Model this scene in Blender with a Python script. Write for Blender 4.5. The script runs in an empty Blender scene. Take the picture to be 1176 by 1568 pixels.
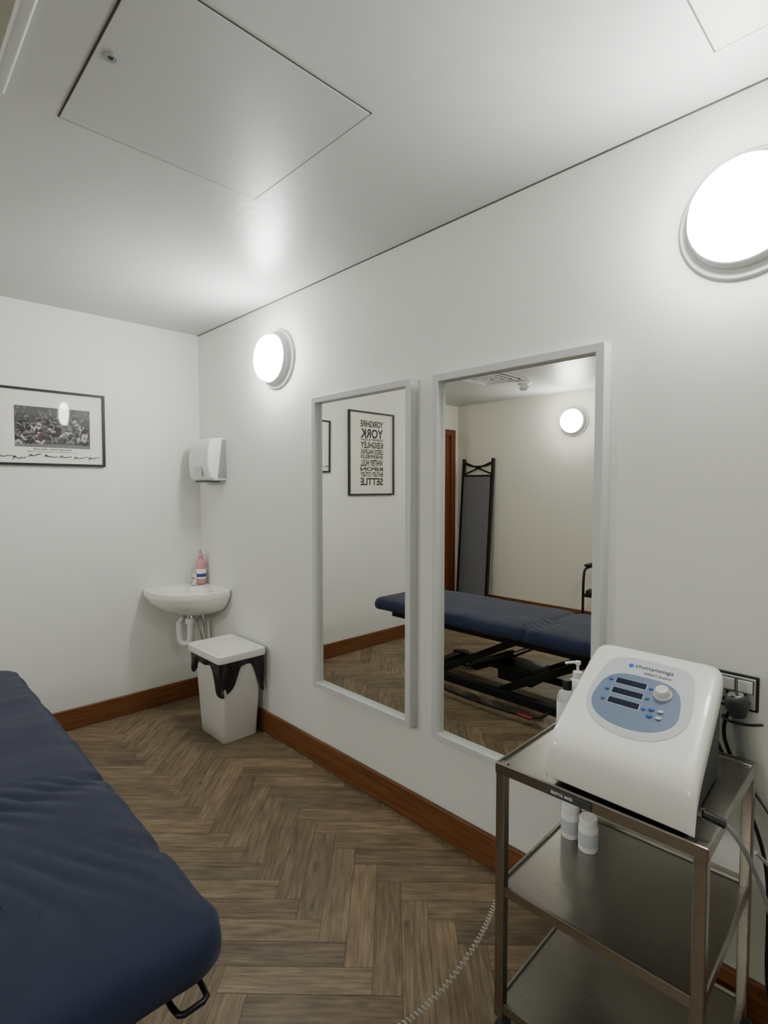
import bpy, bmesh, math, random
from mathutils import Vector, Matrix, noise
random.seed(7)
SC = bpy.context.scene
COL = SC.collection
try:
    SC.view_settings.view_transform = 'AgX'
    SC.view_settings.look = 'None'
    SC.view_settings.exposure = 0.52
except Exception as e:
    print(e)

# ------------------------------------------------------------------ materials
def srgb(r, g, b):
    f = lambda c: (c/255/12.92) if c/255 <= .04045 else ((c/255+.055)/1.055)**2.4
    return (f(r), f(g), f(b), 1)

def mat(name, col, rough=.5, metal=0., spec=.5, emis=None, estr=0., trans=0., ior=1.45, coat=0., noise_amt=0., noise_scale=20., bump=0., bump_scale=200., sheen=0., alpha=1.):
    m = bpy.data.materials.new(name); m.use_nodes = True
    nt = m.node_tree; b = nt.nodes['Principled BSDF']
    b.inputs['Base Color'].default_value = col
    b.inputs['Roughness'].default_value = rough
    b.inputs['Metallic'].default_value = metal
    b.inputs['Specular IOR Level'].default_value = spec
    b.inputs['IOR'].default_value = ior
    b.inputs['Transmission Weight'].default_value = trans
    b.inputs['Coat Weight'].default_value = coat
    b.inputs['Sheen Weight'].default_value = sheen
    b.inputs['Alpha'].default_value = alpha
    if emis:
        b.inputs['Emission Color'].default_value = emis
        b.inputs['Emission Strength'].default_value = estr
    tc = nt.nodes.new('ShaderNodeTexCoord')
    if noise_amt > 0:
        n = nt.nodes.new('ShaderNodeTexNoise'); n.inputs['Scale'].default_value = noise_scale
        n.inputs['Detail'].default_value = 4
        nt.links.new(tc.outputs['Object'], n.inputs['Vector'])
        mx = nt.nodes.new('ShaderNodeMix'); mx.data_type = 'RGBA'
        mx.inputs[6].default_value = tuple(c*(1-noise_amt) for c in col[:3])+(1,)
        mx.inputs[7].default_value = tuple(min(1, c*(1+noise_amt)) for c in col[:3])+(1,)
        nt.links.new(n.outputs['Fac'], mx.inputs[0])
        nt.links.new(mx.outputs[2], b.inputs['Base Color'])
    if bump > 0:
        n2 = nt.nodes.new('ShaderNodeTexNoise'); n2.inputs['Scale'].default_value = bump_scale
        nt.links.new(tc.outputs['Object'], n2.inputs['Vector'])
        bp = nt.nodes.new('ShaderNodeBump'); bp.inputs['Strength'].default_value = bump
        bp.inputs['Distance'].default_value = .01
        nt.links.new(n2.outputs['Fac'], bp.inputs['Height'])
        nt.links.new(bp.outputs['Normal'], b.inputs['Normal'])
    return m

M_wall = mat('wall_paint', srgb(227, 229, 224), .6, noise_amt=.012, noise_scale=3, bump=.04, bump_scale=60, spec=.3)
M_wall_cream = mat('wall_paint_cream', srgb(229, 227, 214), .6, noise_amt=.012, noise_scale=3, bump=.04, bump_scale=60, spec=.3)
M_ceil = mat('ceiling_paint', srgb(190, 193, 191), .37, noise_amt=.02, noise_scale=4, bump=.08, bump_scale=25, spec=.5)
M_seam = mat('dark_seam', srgb(84, 84, 80), .8)
M_hatch = mat('hatch_paint', srgb(183, 186, 184), .37, bump=.03, bump_scale=20, spec=.5)
M_beige = mat('beige_panel', srgb(190, 190, 172), .5)
M_white = mat('white_plastic', srgb(228, 229, 227), .35, spec=.5)
M_ceramic = mat('white_ceramic', srgb(236, 236, 230), .12, coat=.5)
M_frame = mat('white_frame_lacquer', srgb(202, 204, 204), .4)
M_mirror = mat('mirror_silver', (.86, .865, .83, 1), .0, metal=1.)
M_black = mat('black_plastic', srgb(22, 22, 24), .45)
M_blackmetal = mat('black_steel', srgb(24, 24, 27), .4, metal=.3)
M_dkgrey = mat('dark_grey', srgb(62, 64, 68), .5)
M_grey = mat('mid_grey', srgb(140, 142, 144), .5)
M_chrome = mat('chrome', (.8, .8, .8, 1), .12, metal=1.)
M_liner = mat('black_bin_liner', srgb(24, 24, 27), .3, spec=.6, bump=.5, bump_scale=30)
M_binbody = mat('bin_plastic', srgb(208, 207, 201), .45)
M_binlid = mat('bin_lid_plastic', srgb(228, 227, 222), .35)
M_paper = mat('paper_white', srgb(226, 226, 218), .6, coat=.6)
M_poster = mat('poster_paper', srgb(222, 221, 208), .6, coat=.3)
M_ink = mat('black_ink', srgb(30, 30, 30), .6)
M_blue = mat('button_blue', srgb(50, 95, 185), .4)
M_panel1 = mat('panel_pale_blue', srgb(188, 195, 199), .35)
M_panel2 = mat('panel_slate_blue', srgb(106, 122, 145), .35)
M_disp = mat('display_navy', srgb(18, 26, 50), .15)
M_console = mat('console_white', srgb(228, 228, 222), .3, coat=.2)
M_pink = mat('pink_soap', srgb(240, 170, 182), .1, trans=.45)
M_label = mat('label_white', srgb(235, 235, 235), .4)
M_labelblue = mat('label_blue', srgb(60, 70, 120), .4)
M_red = mat('red_plastic', srgb(110, 34, 40), .4)
M_door = mat('door_wood', srgb(110, 60, 34), .45, noise_amt=.15, noise_scale=8)
M_panelgrey = mat('vinyl_slate', srgb(116, 119, 124), .5)
M_clear = mat('clear_bottle', srgb(235, 238, 240), .1, trans=.6)
M_plate = mat('brushed_faceplate', srgb(196, 196, 192), .35, metal=.4)

# lamp
M_lamp = bpy.data.materials.new('opal_glass_lit'); M_lamp.use_nodes = True
nt = M_lamp.node_tree; nt.nodes.clear()
o = nt.nodes.new('ShaderNodeOutputMaterial'); e = nt.nodes.new('ShaderNodeEmission')
e.inputs['Color'].default_value = (1., .982, .942, 1); e.inputs['Strength'].default_value = 82
nt.links.new(e.outputs[0], o.inputs[0])

# stainless
def steel():
    m = mat('stainless_steel', srgb(160, 156, 148), .28, metal=1.)
    nt = m.node_tree; b = nt.nodes['Principled BSDF']
    tc = nt.nodes.new('ShaderNodeTexCoord'); mp = nt.nodes.new('ShaderNodeMapping')
    mp.inputs['Scale'].default_value = (4, 300, 300)
    n = nt.nodes.new('ShaderNodeTexNoise'); n.inputs['Scale'].default_value = 3
    nt.links.new(tc.outputs['Object'], mp.inputs[0]); nt.links.new(mp.outputs[0], n.inputs['Vector'])
    mr = nt.nodes.new('ShaderNodeMapRange'); mr.inputs[3].default_value = .2; mr.inputs[4].default_value = .42
    nt.links.new(n.outputs['Fac'], mr.inputs[0]); nt.links.new(mr.outputs[0], b.inputs['Roughness'])
    return m
M_steel = steel()

# cloth
def cloth():
    m = mat('navy_cotton', srgb(30, 37, 59), .85, sheen=.12, spec=.2)
    nt = m.node_tree; b = nt.nodes['Principled BSDF']
    tc = nt.nodes.new('ShaderNodeTexCoord')
    n = nt.nodes.new('ShaderNodeTexNoise'); n.inputs['Scale'].default_value = 7; n.inputs['Detail'].default_value = 5
    n.inputs['Distortion'].default_value = .8
    nt.links.new(tc.outputs['Object'], n.inputs['Vector'])
    bp = nt.nodes.new('ShaderNodeBump'); bp.inputs['Strength'].default_value = .15; bp.inputs['Distance'].default_value = .02
    nt.links.new(n.outputs['Fac'], bp.inputs['Height']); nt.links.new(bp.outputs[0], b.inputs['Normal'])
    return m
M_cloth = cloth()

def wood_trim():
    m = mat('stained_wood_trim', srgb(126, 76, 40), .38, spec=.5)
    nt = m.node_tree; b = nt.nodes['Principled BSDF']
    tc = nt.nodes.new('ShaderNodeTexCoord'); mp = nt.nodes.new('ShaderNodeMapping')
    mp.inputs['Scale'].default_value = (1.2, 1.2, 22)
    n = nt.nodes.new('ShaderNodeTexNoise'); n.inputs['Scale'].default_value = 4; n.inputs['Detail'].default_value = 6
    nt.links.new(tc.outputs['Object'], mp.inputs[0]); nt.links.new(mp.outputs[0], n.inputs['Vector'])
    cr = nt.nodes.new('ShaderNodeValToRGB')
    cr.color_ramp.elements[0].position = .3; cr.color_ramp.elements[0].color = srgb(98, 60, 34)
    cr.color_ramp.elements[1].position = .7; cr.color_ramp.elements[1].color = srgb(128, 82, 48)
    nt.links.new(n.outputs['Fac'], cr.inputs[0]); nt.links.new(cr.outputs[0], b.inputs['Base Color'])
    return m
M_trim = wood_trim()

def floor_mat():
    m = mat('herringbone_oak', srgb(110, 98, 84), .45, spec=.35)
    nt = m.node_tree; b = nt.nodes['Principled BSDF']
    uv = nt.nodes.new('ShaderNodeUVMap'); uv.uv_map = 'UVMap'
    mp = nt.nodes.new('ShaderNodeMapping'); mp.inputs['Scale'].default_value = (4, 55, 1)
    nt.links.new(uv.outputs[0], mp.inputs[0])
    n = nt.nodes.new('ShaderNodeTexNoise'); n.inputs['Scale'].default_value = 1.6; n.inputs['Detail'].default_value = 8
    n.inputs['Roughness'].default_value = .66; n.inputs['Distortion'].default_value = .5
    nt.links.new(mp.outputs[0], n.inputs['Vector'])
    mp2 = nt.nodes.new('ShaderNodeMapping'); mp2.inputs['Scale'].default_value = (5, 16, 1)
    nt.links.new(uv.outputs[0], mp2.inputs[0])
    n2 = nt.nodes.new('ShaderNodeTexNoise'); n2.inputs['Scale'].default_value = 1.4; n2.inputs['Detail'].default_value = 3
    nt.links.new(mp2.outputs[0], n2.inputs['Vector'])
    cr = nt.nodes.new('ShaderNodeValToRGB')
    cr.color_ramp.elements[0].position = .2; cr.color_ramp.elements[0].color = srgb(80, 66, 50)
    cr.color_ramp.elements[1].position = .8; cr.color_ramp.elements[1].color = srgb(156, 138, 111)
    el = cr.color_ramp.elements.new(.5); el.color = srgb(119, 103, 82)
    mixf = nt.nodes.new('ShaderNodeMath'); mixf.operation = 'MULTIPLY_ADD'
    mixf.inputs[1].default_value = .45
    nt.links.new(n2.outputs['Fac'], mixf.inputs[0])
    sub = nt.nodes.new('ShaderNodeMath'); sub.operation = 'SUBTRACT'; sub.inputs[1].default_value = .225
    nt.links.new(n.outputs['Fac'], sub.inputs[0]); nt.links.new(sub.outputs[0], mixf.inputs[2])
    nt.links.new(mixf.outputs[0], cr.inputs[0])
    vo = nt.nodes.new('ShaderNodeTexVoronoi'); vo.inputs['Scale'].default_value = 1.0
    mp3 = nt.nodes.new('ShaderNodeMapping'); mp3.inputs['Scale'].default_value = (4.5, 9, 1)
    nt.links.new(uv.outputs[0], mp3.inputs[0]); nt.links.new(mp3.outputs[0], vo.inputs['Vector'])
    mr = nt.nodes.new('ShaderNodeMapRange'); mr.inputs[1].default_value = .02; mr.inputs[2].default_value = .13
    mr.inputs[3].default_value = .6; mr.inputs[4].default_value = 1.
    nt.links.new(vo.outputs['Distance'], mr.inputs[0])
    at = nt.nodes.new('ShaderNodeAttribute'); at.attribute_name = 'tone'
    mul = nt.nodes.new('ShaderNodeMix'); mul.data_type = 'RGBA'; mul.blend_type = 'MULTIPLY'; mul.inputs[0].default_value = 1
    nt.links.new(cr.outputs[0], mul.inputs[6]); nt.links.new(at.outputs['Color'], mul.inputs[7])
    mul2 = nt.nodes.new('ShaderNodeMix'); mul2.data_type = 'RGBA'; mul2.blend_type = 'MULTIPLY'; mul2.inputs[0].default_value = 1
    nt.links.new(mul.outputs[2], mul2.inputs[6]); nt.links.new(mr.outputs[0], mul2.inputs[7])
    nt.links.new(mul2.outputs[2], b.inputs['Base Color'])
    bp = nt.nodes.new('ShaderNodeBump'); bp.inputs['Strength'].default_value = .12; bp.inputs['Distance'].default_value = .003
    nt.links.new(n.outputs['Fac'], bp.inputs['Height']); nt.links.new(bp.outputs[0], b.inputs['Normal'])
    return m
M_floor = floor_mat()

# ------------------------------------------------------------------ helpers
def empty(name, loc):
    o = bpy.data.objects.new(name, None); o.location = loc
    o.empty_display_size = .05
    COL.objects.link(o); return o

def attach(o, parent):
    if parent is not None:
        o.parent = parent
        o.matrix_parent_inverse = Matrix.Translation(-Vector(parent.location))

def mk(name, verts, faces, m, parent=None, smooth=False):
    me = bpy.data.meshes.new(name); me.from_pydata([tuple(v) for v in verts], [], faces)
    me.materials.append(m)
    bm = bmesh.new(); bm.from_mesh(me)
    bmesh.ops.recalc_face_normals(bm, faces=bm.faces); bm.to_mesh(me); bm.free()
    if smooth:
        for p in me.polygons: p.use_smooth = True
    o = bpy.data.objects.new(name, me); COL.objects.link(o); attach(o, parent); return o

def box(name, x0, x1, y0, y1, z0, z1, m, parent=None, bev=0., seg=2):
    me = bpy.data.meshes.new(name); bm = bmesh.new()
    bmesh.ops.create_cube(bm, size=1)
    for v in bm.verts:
        v.co = Vector(((x0+x1)/2+v.co.x*(x1-x0), (y0+y1)/2+v.co.y*(y1-y0), (z0+z1)/2+v.co.z*(z1-z0)))
    if bev > 0:
        bmesh.ops.bevel(bm, geom=bm.edges[:], offset=bev, segments=seg, affect='EDGES', profile=.5)
    bm.to_mesh(me); bm.free(); me.materials.append(m)
    if bev > 0:
        for p in me.polygons: p.use_smooth = True
    o = bpy.data.objects.new(name, me); COL.objects.link(o); attach(o, parent)
    if bev > 0:
        md = o.modifiers.new('wn', 'WEIGHTED_NORMAL')
    return o

def beam(name, a, b, w, h, m, parent=None, bev=.002):
    a = Vector(a); b = Vector(b); d = (b-a); L = d.length
    o = box(name, -L/2, L/2, -w/2, w/2, -h/2, h/2, m, None, bev)
    R = d.to_track_quat('X', 'Z').to_matrix().to_4x4()
    o.data.transform(Matrix.Translation((a+b)/2) @ R)
    attach(o, parent); return o

def lathe(name, prof, m, loc=(0, 0, 0), axis='Z', seg=48, parent=None, smooth=True, rotm=None):
    verts = []; faces = []
    n = len(prof)
    for i in range(seg):
        a = 2*math.pi*i/seg
        for r, z in prof:
            verts.append(Vector((r*math.cos(a), r*math.sin(a), z)))
    for i in range(seg):
        j = (i+1) % seg
        for k in range(n-1):
            faces.append((i*n+k, j*n+k, j*n+k+1, i*n+k+1))
    if prof[0][0] > 1e-6: faces.append([i*n for i in range(seg)][::-1])
    if prof[-1][0] > 1e-6: faces.append([i*n+n-1 for i in range(seg)])
    R = Matrix.Identity(4)
    if axis == 'X': R = Matrix.Rotation(math.radians(90), 4, 'Y')
    if axis == '-X': R = Matrix.Rotation(math.radians(-90), 4, 'Y')
    if axis == '-Y': R = Matrix.Rotation(math.radians(90), 4, 'X')
    if axis == 'Y': R = Matrix.Rotation(math.radians(-90), 4, 'X')
    if rotm is not None: R = rotm
    T = Matrix.Translation(loc) @ R
    verts = [T @ v for v in verts]
    o = mk(name, verts, faces, m, parent, smooth)
    bm = bmesh.new(); bm.from_mesh(o.data); bmesh.ops.remove_doubles(bm, verts=bm.verts, dist=1e-6)
    bmesh.ops.recalc_face_normals(bm, faces=bm.faces)
    for ed in bm.edges:
        if len(ed.link_faces) == 2 and ed.calc_face_angle(0) > math.radians(40): ed.smooth = False
    bm.to_mesh(o.data); bm.free()
    return o

def cyl(name, a, b, r, m, parent=None, seg=24):
    a = Vector(a); b = Vector(b); d = b-a
    R = d.to_track_quat('Z', 'Y').to_matrix().to_4x4()
    return lathe(name, [(r, 0), (r, d.length)], m, a, seg=seg, parent=parent, rotm=R)

def tube(name, pts, r, m, parent=None, cyclic=False, smooth=True):
    cu = bpy.data.curves.new(name, 'CURVE'); cu.dimensions = '3D'
    cu.bevel_depth = r; cu.bevel_resolution = 4; cu.resolution_u = 8; cu.use_fill_caps = True
    if smooth:
        sp = cu.splines.new('NURBS'); sp.points.add(len(pts)-1)
        for p, q in zip(sp.points, pts): p.co = (q[0], q[1], q[2], 1)
        sp.use_endpoint_u = True; sp.order_u = 4 if len(pts) > 3 else len(pts)
        sp.use_cyclic_u = cyclic
    else:
        sp = cu.splines.new('POLY'); sp.points.add(len(pts)-1)
        for p, q in zip(sp.points, pts): p.co = (q[0], q[1], q[2], 1)
        sp.use_cyclic_u = cyclic
    cu.materials.append(m)
    tmp = bpy.data.objects.new(name+'_c', cu); COL.objects.link(tmp)
    dg = bpy.context.evaluated_depsgraph_get()
    me = bpy.data.meshes.new_from_object(tmp.evaluated_get(dg))
    bpy.data.objects.remove(tmp)
    me.name = name
    for p in me.polygons: p.use_smooth = True
    if not me.materials: me.materials.append(m)
    o = bpy.data.objects.new(name, me); COL.objects.link(o); attach(o, parent); return o

def text_fit(name, body, fn, w, h, m, parent, offset=.015):
    cu = bpy.data.curves.new(name, 'FONT'); cu.body = body; cu.size = 1; cu.offset = offset; cu.resolution_u = 3
    tmp = bpy.data.objects.new(name+'_c', cu); COL.objects.link(tmp)
    dg = bpy.context.evaluated_depsgraph_get()
    me = bpy.data.meshes.new_from_object(tmp.evaluated_get(dg)); bpy.data.objects.remove(tmp)
    xs = [v.co.x for v in me.vertices]; ys = [v.co.y for v in me.vertices]
    x0, x1, y0, y1 = min(xs), max(xs), min(ys), max(ys)
    for v in me.vertices:
        v.co = fn((v.co.x-x0)/(x1-x0)*w, (v.co.y-y0)/(y1-y0)*h)
    me.materials.clear(); me.materials.append(m)
    o = bpy.data.objects.new(name, me); COL.objects.link(o); attach(o, parent); return o

# ------------------------------------------------------------------ room constants
XB, XR, YW, YO, H, XF = -3.38, -4.12, 1.59, -2.10, 2.345, 1.45
YREC = -.70
T = .12
def build_floor():
    W, n = .084, 5
    L = W*n
    c, s = math.cos(math.radians(-45)), math.sin(math.radians(-45))
    bm = bmesh.new(); uvl = bm.loops.layers.uv.new('UVMap'); cl = bm.loops.layers.float_color.new('tone')
    g = .0006
    def plank(x0, y0, x1, y1, horiz):
        P = [(x0+g, y0+g), (x1-g, y0+g), (x1-g, y1-g), (x0+g, y1-g)]
        Q = [((px*c-py*s)-1.2, (px*s+py*c)+.05) for px, py in P]
        if all(q[0] < XR-.0 for q in Q) or all(q[0] > XF for q in Q) or all(q[1] < YO for q in Q) or all(q[1] > YW for q in Q): return
        vs = [bm.verts.new((q[0], q[1], 0)) for q in Q]
        f = bm.faces.new(vs)
        ou, ov = random.uniform(0, 60), random.uniform(0, 60)
        t = random.uniform(.78, 1.18); w = random.uniform(-.02, .03)
        for lp, p in zip(f.loops, P):
            a, b_ = (p[0]-x0, p[1]-y0) if horiz else (p[1]-y0, p[0]-x0)
            lp[uvl].uv = (a+ou, b_+ov); lp[cl] = (t+w, t, t-w, 1)
    for k in range(-70, 71):
        for m_ in range(-9, 10):
            ox = m_*2*L
            plank(k*W+ox, k*W, k*W+L+ox, (k+1)*W, True)
            plank((k+n)*W+ox, (k+1-n)*W, (k+n+1)*W+ox, (k+1)*W, False)
    for co, no in (((XR, 0, 0), (-1, 0, 0)), ((XF, 0, 0), (1, 0, 0)), ((0, YO, 0), (0, -1, 0)), ((0, YW, 0), (0, 1, 0))):
        bmesh.ops.bisect_plane(bm, geom=bm.verts[:]+bm.edges[:]+bm.faces[:], plane_co=co, plane_no=no, clear_outer=True)
    me = bpy.data.meshes.new('floor_planks'); bm.to_mesh(me); bm.free(); me.materials.append(M_floor)
    return me
fl = box('floor', XR-T, XF+T, YO-T, YW+T, -.1, -.0012, mat('floor_grout', srgb(60, 50, 41), .8))
pl = bpy.data.objects.new('herringbone_planks', build_floor()); COL.objects.link(pl); pl.parent = fl

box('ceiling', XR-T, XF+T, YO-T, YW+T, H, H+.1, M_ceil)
box('wall_right', XR-T, XF+T, YW, YW+T, 0, H, M_wall)
box('wall_back', XR-T, XB, YREC, YW, 0, H, M_wall)
box('wall_recess', XR-T, XR, YO, YREC, 0, H, M_wall_cream)
box('wall_left', XR-T, XF+T, YO-T, YO, 0, H, M_wall_cream)
box('wall_front', XF, XF+T, YO, YW, 0, H, M_wall)
BH, BT = .118, .018
def baseboard(name, x0, x1, y0, y1):
    o = box(name, x0, x1, y0, y1, 0.0, BH, M_trim, None, .005, 2)
baseboard('baseboard_right', XB, XF, YW-BT, YW)
baseboard('baseboard_back', XB, XB+BT, YREC, YW-BT)
baseboard('baseboard_left', XR, XF, YO, YO+BT)
baseboard('baseboard_front', XF-BT, XF, YO+BT, YW-BT)
baseboard('baseboard_recess', XR, XB, YREC-BT, YREC)
box('joint_shadow_line', XB, XF, YW-.003, YW, H-.004, H, M_seam)  # dark strip painted in as the shadow line along the ceiling joint
# door in recess wall
dr = empty('door_1', (XR, -1.5, 0))
dy = .07
box('door_leaf', XR, XR+.02, -1.99+dy, -1.16+dy, 0.005, 1.98, M_door, dr, .003)
box('jamb_a', XR, XR+.045, -2.07+dy, -1.99+dy, 0.0, 2.05, M_door, dr, .004)
box('jamb_b', XR, XR+.045, -1.16+dy, -1.08+dy, 0.0, 2.05, M_door, dr, .004)
box('head', XR, XR+.045, -1.99+dy, -1.16+dy, 1.98, 2.05, M_door, dr, .004)
cyl('handle_stem', (XR+.02, -1.23+dy, 1.0), (XR+.07, -1.23+dy, 1.0), .010, M_chrome, dr)
cyl('handle_lever', (XR+.065, -1.235+dy, 1.0), (XR+.065, -1.35+dy, 1.0), .009, M_chrome, dr)

# ------------------------------------------------------------------ ceiling items
def hatch(name, x0, x1, y0, y1, m, lock=None):
    e = empty(name, ((x0+x1)/2, (y0+y1)/2, H))
    box('panel', x0+.004, x1-.004, y0+.004, y1-.004, H-.003, H, m, e, .001)
    w = .003
    for i, (a, b, c_, d) in enumerate(((x0, x1, y0, y0+w), (x0, x1, y1-w, y1), (x0, x0+w, y0, y1), (x1-w, x1, y0, y1))):
        box('seam_%d' % i, a, b, c_, d, H-.0012, H, M_seam, e)
    if lock:
        lathe('lock', [(0, -.002), (.006, -.002), (.007, -.004), (.014, -.004), (.016, 0)], M_grey, (lock[0], lock[1], H-.002), parent=e, seg=24)
        lathe('lock_core', [(0, -.001), (.006, -.001), (.006, 0)], M_black, (lock[0], lock[1], H-.004), parent=e, seg=16)
    return e
hatch('ceiling_access_hatch', -1.655, -1.07, .40, .99, M_hatch, (-1.345, .435))
hatch('ceiling_access_hatch', -.39, .20, .82, 1.41, M_beige)
# AC cassette panel (top left)
ac = empty('ceiling_air_conditioner', (-1.33, -.02, H))
x0, x1, y0, y1 = -1.63, -1.03, -.32, .28
for i, (a, b, c_, d) in enumerate(((x0, x1, y0, y0+.03), (x0, x1, y1-.03, y1), (x0, x0+.03, y0+.03, y1-.03), (x1-.03, x1, y0+.03, y1-.03))):
    box('border_%d' % i, a, b, c_, d, H-.022, H, M_ceil, ac, .008, 3)
box('inset', x0+.03, x1-.03, y0+.03, y1-.03, H-.008, H, M_beige, ac)
for k in range(9):
    yy = y0+.12+k*.045
    box('slat_%d' % k, x0+.12, x1-.12, yy, yy+.012, H-.013, H-.008, M_grey, ac)
# square air vent
vx, vy = -2.83, -.95
av = empty('ceiling_air_vent', (vx, vy, H))
for k, rr in enumerate((.22, .165, .11, .055)):
    w = .02
    for i, (a, b, c_, d) in enumerate(((vx-rr, vx+rr, vy-rr, vy-rr+w), (vx-rr, vx+rr, vy+rr-w, vy+rr), (vx-rr, vx-rr+w, vy-rr+w, vy+rr-w), (vx+rr-w, vx+rr, vy-rr+w, vy+rr-w))):
        box('louvre_%d_%d' % (k, i), a, b, c_, d, H-.014-.002*k, H, M_frame, av, .002)
box('vent_void', vx-.21, vx+.21, vy-.21, vy+.21, H-.004, H, M_black, av)
sd = empty('smoke_detector', (-2.72, -1.30, H))
lathe('base', [(.065, 0), (.065, -.022), (.056, -.030), (.042, -.034)], M_white, (-2.72, -1.30, H), parent=sd)
lathe('chamber', [(.036, -.030), (.036, -.045), (.044, -.050), (.044, -.068), (.030, -.082), (0, -.085)], M_frame, (-2.72, -1.30, H), parent=sd)

# ------------------------------------------------------------------ wall lamps
def lamp(x, y, z, ax):
    e = empty('wall_lamp', (x, y, z))
    lathe('backplate', [(.153, 0), (.153, .008), (.150, .012), (.140, .014)], M_white, (x, y, z), ax, 64, e)
    lathe('collar', [(.130, .012), (.127, .044), (.122, .050), (.108, .050)], M_frame, (x, y, z), ax, 64, e)
    prof = [(.113, .046), (.115, .062)]
    for i in range(0, 6):
        a = math.radians(90*i/5)
        prof.append((.116*math.cos(a)**.5 if i < 5 else 0, .066+.034*math.sin(a)))
    lathe('opal_glass', prof, M_lamp, (x, y, z), ax, 40, e)
lamp(-.355, YW, 2.035, '-Y'); lamp(-2.446, YW, 2.035, '-Y'); lamp(-2.63, YO, 2.04, 'Y'); lamp(-.4, YO, 2.04, 'Y')  # last lamp is unseen, added to fill the room with light

# ------------------------------------------------------------------ mirrors
def mirror(x0, x1, z0, z1):
    yf = YW-.047; yg = YW-.024; w = .027
    e = empty('wall_mirror', ((x0+x1)/2, YW, (z0+z1)/2))
    def ring(a, y): return [(x0+a, y, z0+a), (x1-a, y, z0+a), (x1-a, y, z1-a), (x0+a, y, z1-a)]
    V = ring(0, YW-.001)+ring(0, yf+.002)+ring(.002, yf)+ring(w-.002, yf)+ring(w, yf+.002)+ring(w, yg)
    F = []
    for k in range(5):
        for i in range(4):
            j = (i+1) % 4; F.append((k*4+i, k*4+j, k*4+4+j, k*4+4+i))
    mk('frame', V, F, M_frame, e)
    box('glass', x0+w-.002, x1-w+.002, yg, yg+.004, z0+w-.002, z1-w+.002, M_mirror, e)
    box('backing', x0+.006, x1-.006, yg+.004, YW-.001, z0+.006, z1-.006, M_dkgrey, e)
mirror(-2.096, -1.452, .400, 1.79)
mirror(-1.338, -.686, .400, 1.785)

# ------------------------------------------------------------------ framed pictures on back wall
def onwall(y0, z0, off):
    return lambda u, v: Vector((XB+off, y0+u, z0+v))
def framed(name, y0, y1, z0, z1, fw, mpaper):
    e = empty(name, (XB, (y0+y1)/2, (z0+z1)/2))
    d = .02
    def ring(a, x): return [(x, y0+a, z0+a), (x, y1-a, z0+a), (x, y1-a, z1-a), (x, y0+a, z1-a)]
    V = ring(0, XB+.001)+ring(0, XB+d)+ring(fw, XB+d)+ring(fw, XB+.010); F = []
    for k in range(3):
        for i in range(4):
            j = (i+1) % 4; F.append((k*4+i, k*4+j, k*4+4+j, k*4+4+i))
    mk('frame', V, F, M_black, e)
    box('paper', XB+.001, XB+.010, y0+fw-.001, y1-fw+.001, z0+fw-.001, z1-fw+.001, mpaper, e)
    return e
P1 = framed('framed_rugby_photograph', .475, 1.012, 1.484, 1.889, .012, M_paper)
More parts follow.
